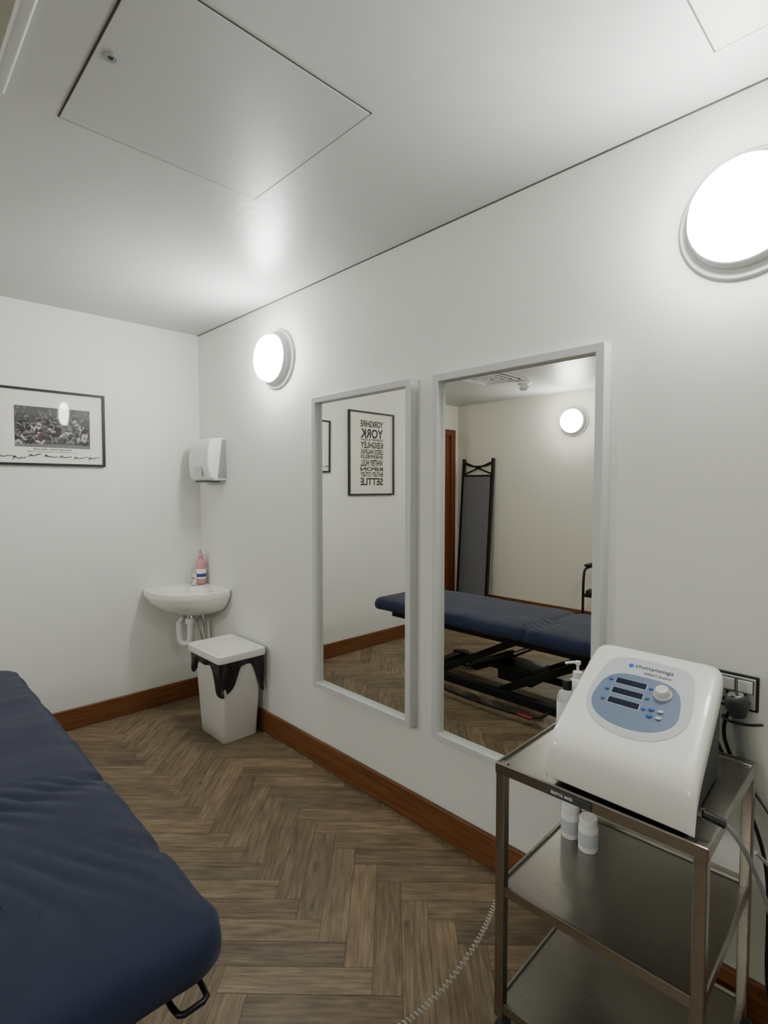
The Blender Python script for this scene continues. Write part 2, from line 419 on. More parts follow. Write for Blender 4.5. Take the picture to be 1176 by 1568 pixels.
def rugby():
    W_, H_ = 238, 140
    img = [[(.0, .0, .0)]*W_ for _ in range(H_)]
    rnd = random.Random(4)
    for j in range(H_):
        for i in range(W_):
            g = .04+.05*noise.noise(Vector((i*.15, j*.15, 2)))+.03*rnd.random()
            if j > 112: g = .05+.05*rnd.random()
            if j < 12: g = .12+.04*rnd.random()
            img[j][i] = (g, g, g*1.02)
    def ell(cx, cy, rx, ry, ang, col):
        ca, sa = math.cos(ang), math.sin(ang)
        R = int(max(rx, ry))+1
        for j in range(max(0, int(cy)-R), min(H_, int(cy)+R+1)):
            for i in range(max(0, int(cx)-R), min(W_, int(cx)+R+1)):
                dx, dy = i-cx, j-cy
                a = (dx*ca+dy*sa)/rx; b = (-dx*sa+dy*ca)/ry
                if a*a+b*b < 1:
                    sh = .7+.5*noise.noise(Vector((i*.3, j*.3, cx)))+.15*b
                    img[j][i] = tuple(max(0, c*sh) for c in col)
    skin = (.21, .195, .19); wht = (.52, .52, .53); dk = (.018, .018, .02); red = (.12, .03, .035); gry = (.17, .17, .18)
    for k in range(30):
        ell(rnd.uniform(0, W_), rnd.uniform(96, 134), 4, 5, 0, skin if k % 2 else gry)
    jers = [dk, wht, dk, gry, wht, dk, dk, gry, dk, red, dk, wht, gry, dk, wht]
    for k in range(26):
        cx = 6+(k*47 % 228)+rnd.uniform(-4, 4); cy = 30+(k*29 % 60)+rnd.uniform(-5, 5)
        a = rnd.uniform(-1.5, 1.5); c_ = jers[(k*4) % 15]
        ell(cx, cy, 8, 15, a, c_)
        for s_ in (-1, 1):
            ell(cx+s_*rnd.uniform(6, 13), cy+rnd.uniform(-12, 12), 2.8, 10, rnd.uniform(-1.5, 1.5), skin if k % 3 else dk)
            ell(cx+s_*6, cy-18, 4, 11, rnd.uniform(-1.2, 1.2), wht if k % 3 == 0 else (dk if k % 3 == 1 else skin))
        ell(cx-math.sin(a)*17, cy+math.cos(a)*17, 4.6, 5.6, 0, skin)
        ell(cx-math.sin(a)*17, cy+math.cos(a)*17+3.5, 4.6, 3.4, 0, dk)
        if c_ == wht: ell(cx, cy+2, 7, 2.2, a, red if k % 2 else dk)
    me = bpy.data.meshes.new('print'); V = []; F = []
    py0, py1, pz0, pz1 = .576, .934, 1.581, 1.795
    for j in range(H_+1):
        for i in range(W_+1):
            V.append((XB+.0107, py0+(py1-py0)*i/W_, pz0+(pz1-pz0)*j/H_))
    cols = []
    for j in range(H_):
        for i in range(W_):
            a = j*(W_+1)+i; F.append((a, a+1, a+W_+2, a+W_+1)); cols.append(img[j][i])
    me.from_pydata(V, [], F)
    ca = me.color_attributes.new('pic', 'FLOAT_COLOR', 'CORNER')
    flat = []
    for c_ in cols:
        for _ in range(4): flat += [c_[0], c_[1], c_[2], 1]
    ca.data.foreach_set('color', flat)
    m = mat('photo_print', (1, 1, 1, 1), .5, coat=.5)
    at = m.node_tree.nodes.new('ShaderNodeAttribute'); at.attribute_name = 'pic'
    m.node_tree.links.new(at.outputs['Color'], m.node_tree.nodes['Principled BSDF'].inputs['Base Color'])
    me.materials.append(m)
    o = bpy.data.objects.new('print', me); COL.objects.link(o); attach(o, P1)
rugby()
text_fit('caption_title', 'ENGLAND v NEW ZEALAND', onwall(.66, 1.566, .0108), .18, .009, M_ink, P1)
text_fit('caption_line', 'Signed Limited Edition Photographic Print', onwall(.63, 1.554, .0108), .24, .006, M_ink, P1)
rs = random.Random(11)
for k in range(7):
    yb = .494+k*.072; n = 20; pts = []
    sl = rs.uniform(-.05, .28); zb = 1.521+rs.uniform(-.006, .010); L = rs.uniform(.052, .074)
    for i in range(n):
        u = i/(n-1)
        big = .024 if i in (1, 2, 3) else (.013 if rs.random() < .25 else .006)
        pts.append((XB+.0108, yb+u*L+rs.uniform(-.004, .004), zb+sl*u*L+(big if i % 2 else -big*.5)*(1-.4*u)))
    tube('signature_%d' % k, pts, .0014, M_ink, P1)
P1.location.x += .0035
P1.rotation_euler = (0, math.radians(.9), 0)
P2 = framed('framed_typographic_poster', -.24, .28, 1.30, 2.0, .014, M_poster)
rows = [('YORKSHIRE', .064), ('YORK', .092), ('GOSPORT & SELBY', .022), ('KEIGHLEY', .062), ('LEEDS HALIFAX', .050), ('SHEFFIELD', .036), ('WHITBY HULL', .066), ('RIPON', .040), ('BATLEY OTLEY', .046), ('SETTLE', .074)]
zt = 1.935
for k, (s_, h_) in enumerate(rows):
    zt -= h_
    text_fit('poster_row_%d' % k, s_, onwall(-.11, zt, .0108), .26, h_*.86, M_ink, P2, .03)

# ------------------------------------------------------------------ towel dispenser (on right wall)
sdp = empty('paper_towel_dispenser', (-3.15, YW, 1.53))
def dispenser():
    xa, xb = -3.285, -3.02
    prof = [(0, 1.405), (.085, 1.405), (.112, 1.425), (.122, 1.50), (.118, 1.60), (.10, 1.648), (.08, 1.662), (0, 1.668)]
    V = []; F = []
    xs = [xa, xa+.006, xa+.02, xb-.02, xb-.006, xb]; ins = [.012, .003, 0, 0, .003, .012]
    n = len(prof)
    for x, i_ in zip(xs, ins):
        for d, z in prof:
            zz = z-(i_ if z > 1.6 else -i_ if z < 1.45 else 0); V.append((x, YW-max(0, d-i_ if d > 0 else 0)-.0005, zz))
    for a in range(len(xs)-1):
        for k in range(n):
            j = (k+1) % n; F.append((a*n+k, a*n+j, (a+1)*n+j, (a+1)*n+k))
    F.append(list(range(n))); F.append([(len(xs)-1)*n+k for k in range(n)])
    o = mk('cover', V, F, M_white, sdp, True)
    md = o.modifiers.new('wn', 'WEIGHTED_NORMAL')
    mk('side_shade', [(xb+.001, YW-.002, 1.42), (xb+.001, YW-.060, 1.42), (xb+.001, YW-.03, 1.655), (xb+.001, YW-.002, 1.658)], [(0, 1, 2, 3)], M_grey, sdp)  # grey wedge paints the shade on the cover's near side
    mk('front_recess', [(-3.21, YW-.1235, 1.43), (-3.09, YW-.1235, 1.43), (-3.10, YW-.1245, 1.49), (-3.20, YW-.1245, 1.49)], [(0, 1, 2, 3)], M_frame, sdp)
    box('outlet', xa+.03, xb-.03, YW-.09, YW-.03, 1.398, 1.406, M_dkgrey, sdp)
dispenser()

# ------------------------------------------------------------------ corner basin
bs = empty('corner_washbasin', (XB, YW, .74))
def basin():
    cx, cy = XB, YW
    A = .40
    def outline():
        pts = []
        pts.append((0.0, 0.0))
        pts.append((A*.5, 0)); pts.append((A-.03, 0)); pts.append((A-.008, .006)); pts.append((A, .03)); pts.append((A+.002, .09))
        n = 18
        for i in range(1, n):
            t = i/n; ang = math.radians(-12+114*t)
            c0 = .12; R = A-c0+.005
            ca, sa = math.cos(ang), math.sin(ang)
            ex = .95
            pts.append((c0+R*abs(ca)**ex*(1 if ca > 0 else -1), c0+R*abs(sa)**ex*(1 if sa > 0 else -1)))
        pts.append((.09, A+.002)); pts.append((.03, A)); pts.append((.006, A-.008)); pts.append((0, A-.03)); pts.append((0, A*.5))
        return [(a*1.035, b*.965) for a, b in pts]
    O = outline()
    N = len(O)
    def sc(pts, s, c=(.19, .19)): return [(c[0]+(p[0]-c[0])*s, c[1]+(p[1]-c[1])*s) for p in pts]
    def bowl(r, c=(.215, .215)):
        out = []
        for p in O:
            a = math.atan2(p[1]-c[1], p[0]-c[0]); out.append((c[0]+r*math.cos(a)*1.0, c[1]+r*math.sin(a)))
        return out
    under = lambda s: [(p[0]*s, p[1]*s) for p in O]
    rings = [(under(.30), .562), (under(.45), .566), (under(.66), .588), (under(.82), .622), (under(.93), .662), (under(.972), .692), (under(.985), .702), (O, .712), (O, .738), (under(.997), .745),
             (sc(O, .975), .748), (sc(O, .93), .747)]
    rb = [(.152, .742), (.145, .732), (.132, .70), (.11, .665), (.07, .645), (.02, .640)]
    V = []; F = []
    for pts, z in rings:
        for a, b in pts: V.append((cx+.0008+a, cy-.0008-b, z))
    for r, z in rb:
        for a, b in bowl(r): V.append((cx+a, cy-b, z))
    K = len(rings)+len(rb)
    for k in range(K-1):
        for i in range(N):
            j = (i+1) % N; F.append((k*N+i, k*N+j, (k+1)*N+j, (k+1)*N+i))
    F.append(list(range(N))); F.append([(K-1)*N+i for i in range(N)])
    o = mk('ceramic_bowl', V, F, M_ceramic, bs, True)
    md = o.modifiers.new('s', 'SUBSURF'); md.levels = 1; md.render_levels = 2
    lathe('overflow', [(0, .002), (.007, .002), (.010, .004), (.013, .001)], M_black, (cx+.114, cy-.114, .722), parent=bs, seg=20, rotm=(Vector((1, -1, .3)).to_track_quat('Z', 'Y').to_matrix().to_4x4()))
    lathe('drain', [(0, .002), (.014, .002), (.018, 0)], M_chrome, (cx+.215, cy-.215, .641), parent=bs, seg=24)
    dx, dy = cx+.15, cy-.15
    cyl('tailpiece', (dx, dy, .57), (dx, dy, .48), .018, M_chrome, bs)
    lathe('trap_nut', [(.028, 0), (.028, .03), (.02, .034)], M_white, (dx, dy, .52), parent=bs, seg=12)
    tube('trap_pipe', [(dx, dy, .52), (dx, dy, .46), (dx, dy, .40), (dx-.02, dy-.02, .385), (dx-.055, dy-.045, .40), (dx-.055, dy-.045, .46), (dx-.055, dy-.045, .53)], .019, M_white, bs)
    tube('waste_outlet', [(dx-.055, dy-.045, .47), (dx-.055, dy-.045, .53), (dx-.06, dy-.02, .545), (dx-.10, dy+.02, .54), (cx+.01, cy-.1, .54)], .016, M_white, bs)
    for s_ in (0, 1):
        tube('supply_%d' % s_, [(cx+.115+.05*s_, cy-.10+.02*s_, .60), (cx+.125+.05*s_, cy-.09+.02*s_, .50), (cx+.12+.05*s_, cy-.06, .40), (cx+.12+.05*s_, cy-.03, .34)], .007, M_chrome, bs)
    tx, ty = cx+.085, cy-.085
    lathe('tap_body', [(.022, 0), (.022, .006), (.016, .012), (.015, .055), (.018, .06), (.018, .075), (.010, .082), (0, .083)], M_chrome, (tx, ty, .746), parent=bs, seg=28)
    tube('tap_spout', [(tx, ty, .785), (tx+.03, ty-.03, .80), (tx+.055, ty-.055, .798), (tx+.065, ty-.065, .78)], .009, M_chrome, bs)
basin()
def bottle():
    x, y, z = -3.292, 1.545, .7495
    e = empty('pink_soap_bottle', (x, y, z))
    prof = [(0, 0), (.027, 0), (.031, .006), (.031, .11), (.028, .135), (.019, .158), (.012, .165), (.012, .172)]
    lathe('body', prof, M_pink, (x, y, z), parent=e, seg=32)
    lathe('label', [(.0315, .035), (.0317, .036), (.0317, .095), (.0315, .096)], M_label, (x, y, z), parent=e, seg=32)
    lathe('label_band', [(.0319, .045), (.0321, .046), (.0321, .066), (.0319, .067)], M_labelblue, (x, y, z), parent=e, seg=32)
    lathe('collar', [(.014, .170), (.014, .188), (.005, .19), (.005, .21), (0, .21)], M_pink, (x, y, z), parent=e, seg=20)
    tube('nozzle', [(x, y, z+.21), (x+.012, y-.012, z+.212), (x+.026, y-.026, z+.206)], .005, M_pink, e)
bottle()

# ------------------------------------------------------------------ bin
bn = empty('waste_bin', (-2.74, 1.43, 0))
def loft_rect(name, secs, m, parent, r=.02, smooth=True, cap=(True, True)):
    V = []; F = []; q = 5; N = 4*q
    for (x0, x1, y0, y1, z) in secs:
        cs = [(x1-r, y1-r, 0), (x0+r, y1-r, 90), (x0+r, y0+r, 180), (x1-r, y0+r, 270)]
        for cx, cy, a0 in cs:
            for i in range(q):
                a = math.radians(a0+90*i/(q-1)); V.append((cx+r*math.cos(a), cy+r*math.sin(a), z))
    for k in range(len(secs)-1):
        for i in range(N):
            j = (i+1) % N; F.append((k*N+i, k*N+j, (k+1)*N+j, (k+1)*N+i))
    if cap[0]: F.append(list(range(N))[::-1])
    if cap[1]: F.append([(len(secs)-1)*N+i for i in range(N)])
    o = mk(name, V, F, m, parent, smooth)
    if smooth:
        bm = bmesh.new(); bm.from_mesh(o.data)
        for ed in bm.edges:
            if len(ed.link_faces) == 2 and ed.calc_face_angle(0) > math.radians(35): ed.smooth = False
        bm.to_mesh(o.data); bm.free()
    return o
def wbin():
    loft_rect('body', [(-2.865, -2.61, 1.335, 1.535, 0.0), (-2.868, -2.607, 1.332, 1.538, .01), (-2.90, -2.58, 1.315, 1.555, .44)], M_binbody, bn, .018)
    X0, X1, Y0, Y1 = -2.935, -2.555, 1.287, 1.568
    loft_rect('lid', [(X0, X1, Y0, Y1, .450), (X0-.002, X1+.002, Y0-.002, Y1+.002, .455), (X0, X1, Y0, Y1, .486), (X0+.004, X1-.004, Y0+.004, Y1-.004, .490),
                      (X0+.020, X1-.020, Y0+.020, Y1-.020, .490), (X0+.026, X1-.026, Y0+.026, Y1-.026, .478)], M_binlid, bn, .022)
    loft_rect('flap', [(X0+.036, X1-.036, Y0+.036, Y1-.036, .477), (X0+.038, X1-.038, Y0+.038, Y1-.038, .486)], M_binlid, bn, .012)
    V = []; F = []; n = 160; r = 8
    per = []
    xs0, xs1, ys0, ys1 = -2.918, -2.572, 1.305, 1.560
    w, d = xs1-xs0, ys1-ys0; tot = 2*(w+d)
    for i in range(n):
        s = i/n*tot
        if s < w: p = (xs0+s, ys0); nr = (0, -1)
        elif s < w+d: p = (xs1, ys0+s-w); nr = (1, 0)
        elif s < 2*w+d: p = (xs1-(s-w-d), ys1); nr = (0, 0)
        else: p = (xs0, ys1-(s-2*w-d)); nr = (-1, 0)
        base = .075+.03*math.sin(s*9)
        dc = math.hypot(p[0]-xs1, p[1]-ys0)
        dl = math.hypot(p[0]-xs0, p[1]-ys0)
        dr_ = math.hypot(p[0]-xs1, p[1]-ys1)
        ln = base*.5+.165*math.exp(-(dc/.10)**4)+.095*math.exp(-(dl/.07)**2)+.19*math.exp(-(dr_/.055)**2)+.015*noise.noise(Vector((s*20, 0, 0)))
        per.append((p, nr, max(.05, ln), s))
    for p, nr, ln, s in per:
        for k in range(r+1):
            f = k/r
            off = .004+.008*math.sin(s*42+f*2)*f-.018*f*(ln/.2)+.006*noise.noise(Vector((s*25, f*3, 1)))
            V.append((p[0]+nr[0]*off, p[1]+nr[1]*off, .462-ln*f))
    for i in range(n):
        j = (i+1) % n
        for k in range(r):
            a = i*(r+1)+k; b = j*(r+1)+k; F.append((a, b, b+1, a+1))
    o = mk('liner', V, F, M_liner, bn, True)
wbin()

# ------------------------------------------------------------------ treatment couch
tb = empty('treatment_couch', (-1.9, .13, 0))
def couch():
    X0, X1, Y0, Y1 = -2.90, -.882, -.20, .475
    def rr(ins, n=260):
        x0, x1, y0, y1 = X0+ins, X1-ins, Y0+ins, Y1-ins
        R = max(.02, .085-ins*.8)
        R = min(R, (y1-y0)/2-.001)
        per = []
        ln = [(x1-x0-2*R), math.pi*R/2, (y1-y0-2*R), math.pi*R/2]*2
        tot = sum(ln)
        for i in range(n):
            s = i/n*tot
            k = 0
            while s > ln[k]: s -= ln[k]; k += 1
            if k == 0: p = (x0+R+s, y1)
            elif k == 1:
                a = math.pi/2-s/R; p = (x1-R+R*math.cos(a), y1-R+R*math.sin(a))
            elif k == 2: p = (x1, y1-R-s)
            elif k == 3:
                a = -s/R; p = (x1-R+R*math.cos(a), y0+R+R*math.sin(a))
            elif k == 4: p = (x1-R-s, y0)
            elif k == 5:
                a = -math.pi/2-s/R; p = (x0+R+R*math.cos(a), y0+R+R*math.sin(a))
            elif k == 6: p = (x0, y0+R+s)
            else:
                a = math.pi-s/R; p = (x0+R+R*math.cos(a), y1-R+R*math.sin(a))
            per.append(p)
        return per
    rings = [(.10, .480), (.03, .478), (.010, .484), (.002, .495), (0, .513), (.003, .531), (.012, .546), (.028, .555), (.05, .560), (.09, .562), (.14, .563), (.20, .563), (.26, .563), (.31, .563)]
    V = []; F = []; n = 400
    for q, (ins, z) in enumerate(rings):
        for (x, y) in rr(ins, n):
            br = math.exp(-((x+1.62)/.018)**2)+.5*math.exp(-((x+1.22)/.03)**2)
            edge = max(0, 1-ins/.12)
            nz = noise.noise(Vector((x*5, y*5, 1)))*.005+noise.noise(Vector((x*16, y*10, 4)))*.003*(.4+edge)
            cx, cy = (X0+X1)/2, (Y0+Y1)/2
            dx = noise.noise(Vector((x*9, y*9, z*20)))*.006*edge
            dx += .004*edge*noise.noise(Vector((x*28, 0, z*8)))
            zz = z+(nz if q > 4 else nz*.6)-.012*br*(1 if q > 4 else 0)
            yy = y+(dx-.014*br*edge)*(1 if y > cy else -1)
            V.append((x+dx*.5, yy, zz))
    for k in range(len(rings)-1):
        for i in range(n):
            j = (i+1) % n; F.append((k*n+i, k*n+j, (k+1)*n+j, (k+1)*n+i))
    F.append(list(range(n))[::-1]); F.append([(len(rings)-1)*n+i for i in range(n)])
    mk('fitted_cover', V, F, M_cloth, tb, True)
    for y in (-.12, .38):
        beam('side_rail_%d' % (y > 0), (-2.75, y, .455), (-1.02, y, .455), .03, .045, M_blackmetal, tb)
        beam('base_rail_%d' % (y > 0), (-2.55, y*.9+.02, .105), (-1.25, y*.9+.02, .105), .045, .05, M_blackmetal, tb)
        beam('arm_a_%d' % (y > 0), (-2.35, y*.8+.03, .12), (-1.75, y*.8+.03, .44), .03, .045, M_blackmetal, tb)
        beam('arm_b_%d' % (y > 0), (-1.85, y*.8+.03, .12), (-1.25, y*.8+.03, .44), .03, .045, M_blackmetal, tb)
    for k, x in enumerate((-2.7, -2.2, -1.7, -1.1)):
        beam('cross_%d' % k, (x, -.12, .455), (x, .38, .455), .03, .03, M_blackmetal, tb)
    for k, x in enumerate((-2.5, -1.3)):
        beam('base_cross_%d' % k, (x, -.16, .10), (x, .42, .10), .05, .045, M_blackmetal, tb)
        for y in (-.16, .42):
            lathe('foot_%d_%d' % (k, y > 0), [(.028, 0), (.028, .012), (.012, .02), (.010, .09)], M_black, (x, y, 0), parent=tb, seg=20)
            lathe('castor_%d_%d' % (k, y > 0), [(.01, -.013), (.036, -.013), (.038, -.008), (.038, .008), (.036, .013), (.01, .013)], M_dkgrey, (x+.06, y, .038), '-Y', 24, tb)
            beam('castor_fork_%d_%d' % (k, y > 0), (x+.06, y+.018, .035), (x+.05, y+.018, .10), .006, .02, M_blackmetal, tb)
    cyl('hydraulic_body', (-2.2, .13, .14), (-1.9, .13, .28), .035, M_blackmetal, tb)
    cyl('hydraulic_rod', (-1.9, .13, .28), (-1.65, .13, .42), .016, M_chrome, tb)
    box('motor_box', -1.95, -1.7, .02, .24, .14, .24, M_black, tb, .012)
    tube('pedal_bar', [(-1.5, .40, .10), (-1.5, .45, .07), (-1.7, .46, .05), (-2.2, .46, .05), (-2.3, .45, .07), (-2.3, .40, .10)], .008, M_blackmetal, tb)
    box('pedal', -1.66, -1.56, .425, .47, .052, .072, M_red, tb, .008)
    hx = -.892
    tube('end_handle', [(-.99, .365, .478), (-.985, .365, .462), (-.965, .365, .447), (hx-.03, .365, .443), (hx-.006, .368, .443), (hx, .376, .443), (hx, .41, .443), (hx-.006, .420, .443), (hx-.03, .423, .443), (-.965, .423, .447), (-.985, .423, .462), (-.99, .423, .478)], .0055, M_blackmetal, tb, smooth=False)
    box('mattress_board', -2.80, -1.0, -.12, .385, .474, .484, M_black, tb, .004)
couch()

# ------------------------------------------------------------------ trolley
TX0, TX1, TY0, TY1 = -.735, -.285, 1.080, 1.515
tr = empty('instrument_trolley', (-.51, 1.30, 0))
def trolley():
    t = .024
    for i, x in enumerate((TX0, TX1-t)):
        for j, y in enumerate((TY0, TY1-t)):
            box('leg_%d%d' % (i, j), x, x+t, y, y+t, .07, .703, M_steel, tr, .003)
            cx, cy = x+t/2, y+t/2
            cyl('stem_%d%d' % (i, j), (cx, cy, .055), (cx, cy, .08), .008, M_chrome, tr, 12)
            box('fork_%d%d' % (i, j), cx-.006, cx+.022, cy-.014, cy+.014, .045, .062, M_dkgrey, tr, .003)
            lathe('castor_%d%d' % (i, j), [(.006, -.010), (.024, -.010), (.0265, -.006), (.0265, .006), (.024, .010), (.006, .010)], M_dkgrey, (cx+.008, cy, .0265), '-Y', 24, tr)
    for k, z in enumerate((.705, .405, .110)):
        a0, a1, b0, b1 = TX0+.003, TX1-.003, TY0+.003, TY1-.003
        if k == 0: a0, a1, b0, b1 = TX0-.002, TX1+.002, TY0-.002, TY1+.002
        secs = [(a0, a1, b0, b1, z-.024), (a0, a1, b0, b1, z-.001), (a0+.0015, a1-.0015, b0+.0015, b1-.0015, z), (a0+.006, a1-.006, b0+.006, b1-.006, z), (a0+.008, a1-.008, b0+.008, b1-.008, z-.006)]
        loft_rect('tray_%d' % k, secs, M_steel, tr, .004)
    box('label_plate', -.60, -.50, TY0-.0055, TY0-.0025, .683, .70, M_dkgrey, tr, .001)
    text_fit('plate_text', 'BRISTOL MAID', lambda u, v: Vector((-.59+u, TY0-.0058, .689+v)), .05, .007, M_label, tr)
trolley()
tr.rotation_euler = (0, 0, math.radians(1.8))
tr.location.x += .002
tr.location.y += .003

# ------------------------------------------------------------------ therapy console
cs = empty('ultrasound_therapy_unit', (-.445, 1.25, .71))
XC = -.455
def console():
    ZB = .7065
    prof = [(1.098, .712), (1.092, .735), (1.091, .765), (1.097, .790), (1.108, .808), (1.125, .8215), (1.145, .8330), (1.25, .89075), (1.355, .9485), (1.375, .957), (1.392, .957), (1.402, .948), (1.408, .930)]
    hw =   [.150, .152, .153, .1535, .1535, .153, .152, .150, .148, .144, .136, .128, .120]
    S = [(-1, -.036, 0), (-1, -.018, 0), (-1, -.009, .003), (-1, -.003, .009), (-1, 0, .020), (-.5, 0, 0), (0, 0, 0), (.5, 0, 0), (1, 0, .020), (1, -.003, .009), (1, -.009, .003), (1, -.018, 0), (1, -.036, 0)]
    V = []; F = []; n = len(S)
    for (y, z), w in zip(prof, hw):
        xo = XC-.022*max(0, (y-1.09)/.31)+.004
        for s, dz, ins in S:
            x = xo+(s*(w-ins) if abs(s) == 1 else s*w)
            V.append((x, y, max(ZB+.004, z+dz)))
    for k in range(len(prof)-1):
        for i in range(n-1):
            F.append((k*n+i, k*n+i+1, (k+1)*n+i+1, (k+1)*n+i))
    o = mk('shell', V, F, M_console, cs, True)
    md = o.modifiers.new('ss', 'SUBSURF'); md.levels = 1; md.render_levels = 2
    V = []; F = []
    pr2 = [(1.105, .7060), (1.10, .72), (1.102, .775), (1.125, .805), (1.355, .93), (1.39, .935), (1.398, .91), (1.395, .7060)]
    for s in (-.135, .137):
        for y, z in pr2: V.append((XC+s-.020*(y-1.09)/.31, y, z))
    n = len(pr2)
    for k in range(n): F.append((k, (k+1) % n, n+(k+1) % n, n+k))
    F.append(list(range(n))); F.append([n+k for k in range(n)])
    mk('chassis', V, F, M_dkgrey, cs)
    slope = .55
    surf = lambda x, y, off: Vector((x-.022*(y-1.145)/.31, y, .8330+(y-1.145)*slope+off+.0006))
    def patch(name, pts, m, off):
        N = len(pts)
        V = [surf(p[0], p[1], off) for p in pts]+[surf(p[0], p[1], off-.004) for p in pts]
        F = [tuple(range(N))]+[(i, (i+1) % N, N+(i+1) % N, N+i) for i in range(N)]
        mk(name, V, F, m, cs)
    def egg(cx, ytop, ybot, wt, wb, et=.4, n=64):
        pts = []
        cy = (ytop+ybot)/2; h = (ytop-ybot)/2
        for i in range(n):
            a = 2*math.pi*i/n
            ca, sa = math.cos(a), math.sin(a)
            e = et if sa > 0 else .95
            X = (abs(ca)**(et if sa > 0 else .95))*(1 if ca > 0 else -1)
            Y = (abs(sa)**e)*(1 if sa > 0 else -1)
            w = wb+(wt-wb)*(Y*.5+.5)
            pts.append((cx+X*w, cy+Y*h))
        return pts
    patch('panel_outer', egg(XC+.000, 1.350, 1.147, .098, .122), M_panel1, .0006)
    patch('panel_inner', egg(XC-.004, 1.302, 1.166, .084, .102, .6), M_panel2, .0012)
    def rect(name, x0, x1, y0, y1, m, off=.002, h=.001):
        pts = [(x0, y0), (x1, y0), (x1, y1), (x0, y1)]
        V = [surf(a, b, off+h) for a, b in pts]+[surf(a, b, off-.001) for a, b in pts]
        mk(name, V, [(0, 1, 2, 3), (0, 1, 5, 4), (1, 2, 6, 5), (2, 3, 7, 6), (3, 0, 4, 7)], m, cs)
    X = XC+.000
    for k in range(3):
        yy = 1.276-k*.027
        rect('display_%d' % k, X-.060, X+.008, yy-.0070, yy+.0070, M_disp)
        rect('display_rim_%d' % k, X-.0615, X+.0095, yy-.0082, yy+.0082, M_panel1, .0014, .0008)
        for s_, xx in ((0, X-.072), (1, X+.018)):
            lathe('button_%d_%d' % (k, s_), [(.0045, 0), (.0045, .002), (.003, .003), (0, .003)], M_blue, surf(xx, yy, .001), parent=cs, seg=16)
    for k in range(4):
        xx = X+.034+.019*(k % 2); yy = 1.226-.016*(k//2)
        lathe('key_%d' % k, [(.0065, 0), (.0065, .0018), (.005, .0026), (0, .0026)], M_blue if k % 2 == 0 else M_panel1, surf(xx, yy, .001), parent=cs, seg=20)
    nrm = Vector((0, -slope, 1)).to_track_quat('Z', 'Y').to_matrix().to_4x4()
    lathe('dial', [(.019, 0), (.019, .004), (.016, .006), (.0145, .016), (.012, .019), (0, .019)], M_frame, surf(X+.046, 1.268, .001), parent=cs, seg=40, rotm=nrm)
    text_fit('brand_text', 'chattanooga', lambda u, v: surf(X-.032+u, 1.320+v, .0016), .085, .013, M_ink, cs, 0)
    text_fit('sub_text', 'INTELECT UltraSound', lambda u, v: surf(X-.008+u, 1.309+v, .0016), .060, .006, M_ink, cs, .01)
    lathe('brand_dot', [(.006, 0), (.006, .0008), (0, .0008)], M_blue, surf(X-.042, 1.326, .0008), parent=cs, seg=20, rotm=nrm)
    xr = XC+.137
    cyl('jack', (xr, 1.13, .745), (xr+.022, 1.13, .745), .010, M_chrome, cs)
console()
def probe():
    xr = XC+.137
    e = empty('ultrasound_probe', (-.32, 1.55, .75))
    a = Vector((-.318, 1.553, .665)); b = Vector((-.335, 1.548, .800))
    d = (b-a).normalized(); Rm = d.to_track_quat('Z', 'Y').to_matrix().to_4x4(); L = (b-a).length
    lathe('probe_handle', [(0, 0), (.008, 0), (.0125, .012), (.0145, .05), (.0135, .09), (.0155, L-.01), (.018, L)], M_grey, a, parent=e, seg=28, rotm=Rm)
    lathe('probe_head', [(.017, -.004), (.021, .006), (.0255, .018), (.0265, .034), (.024, .044), (.018, .049)], M_dkgrey, b, parent=e, seg=28, rotm=Rm)
    lathe('probe_face', [(.018, .048), (.017, .052), (0, .053)], M_chrome, b, parent=e, seg=28, rotm=Rm)
    tube('probe_holder', [(-.292, 1.588, .775), (-.292, 1.575, .78), (-.300, 1.540, .785), (-.335, 1.522, .787), (-.370, 1.540, .785), (-.375, 1.575, .78), (-.375, 1.588, .775)], .0035, M_blackmetal, e)
    e3 = empty('probe_cable', (-.22, 1.35, .5))
    cyl('plug', (xr+.022, 1.13, .745), (xr+.058, 1.135, .738), .008, M_black, e3)
    tube('probe_lead', [(xr+.058, 1.135, .738), (xr+.075, 1.145, .72), (-.225, 1.20, .64), (-.215, 1.30, .50), (-.205, 1.40, .34), (-.20, 1.50, .30), (-.215, 1.545, .45), (-.25, 1.553, .58), (-.30, 1.553, .62), (-.318, 1.553, .664)], .0045, M_grey, e3)
probe()
def cables():
    e = empty('power_cable', (-.27, 1.56, .3))
    tube('lead_a', [(-.40, 1.555, .83), (-.405, 1.555, .78), (-.38, 1.558, .70), (-.30, 1.570, .55), (-.262, 1.565, .42), (-.262, 1.56, .25), (-.262, 1.555, .12), (-.22, 1.55, .03), (-.10, 1.50, .012), (.05, 1.45, .01)], .0045, M_black, e)
    tube('lead_b', [(-.345, 1.565, .82), (-.385, 1.575, .76), (-.36, 1.578, .66), (-.25, 1.575, .56), (-.22, 1.56, .45), (-.26, 1.56, .33), (-.21, 1.555, .22), (-.24, 1.555, .10), (-.15, 1.52, .02), (0, 1.5, .01)], .0045, M_black, e)
    e2 = empty('grey_cable', (-.15, 1.35, .4))
    tube('lead', [(-.215, 1.15, .70), (-.18, 1.20, .64), (-.14, 1.28, .56), (-.13, 1.34, .46), (-.17, 1.38, .38), (-.12, 1.40, .30), (-.06, 1.40, .20), (-.04, 1.36, .05), (.02, 1.25, .01)], .0035, M_grey, e2)
cables()
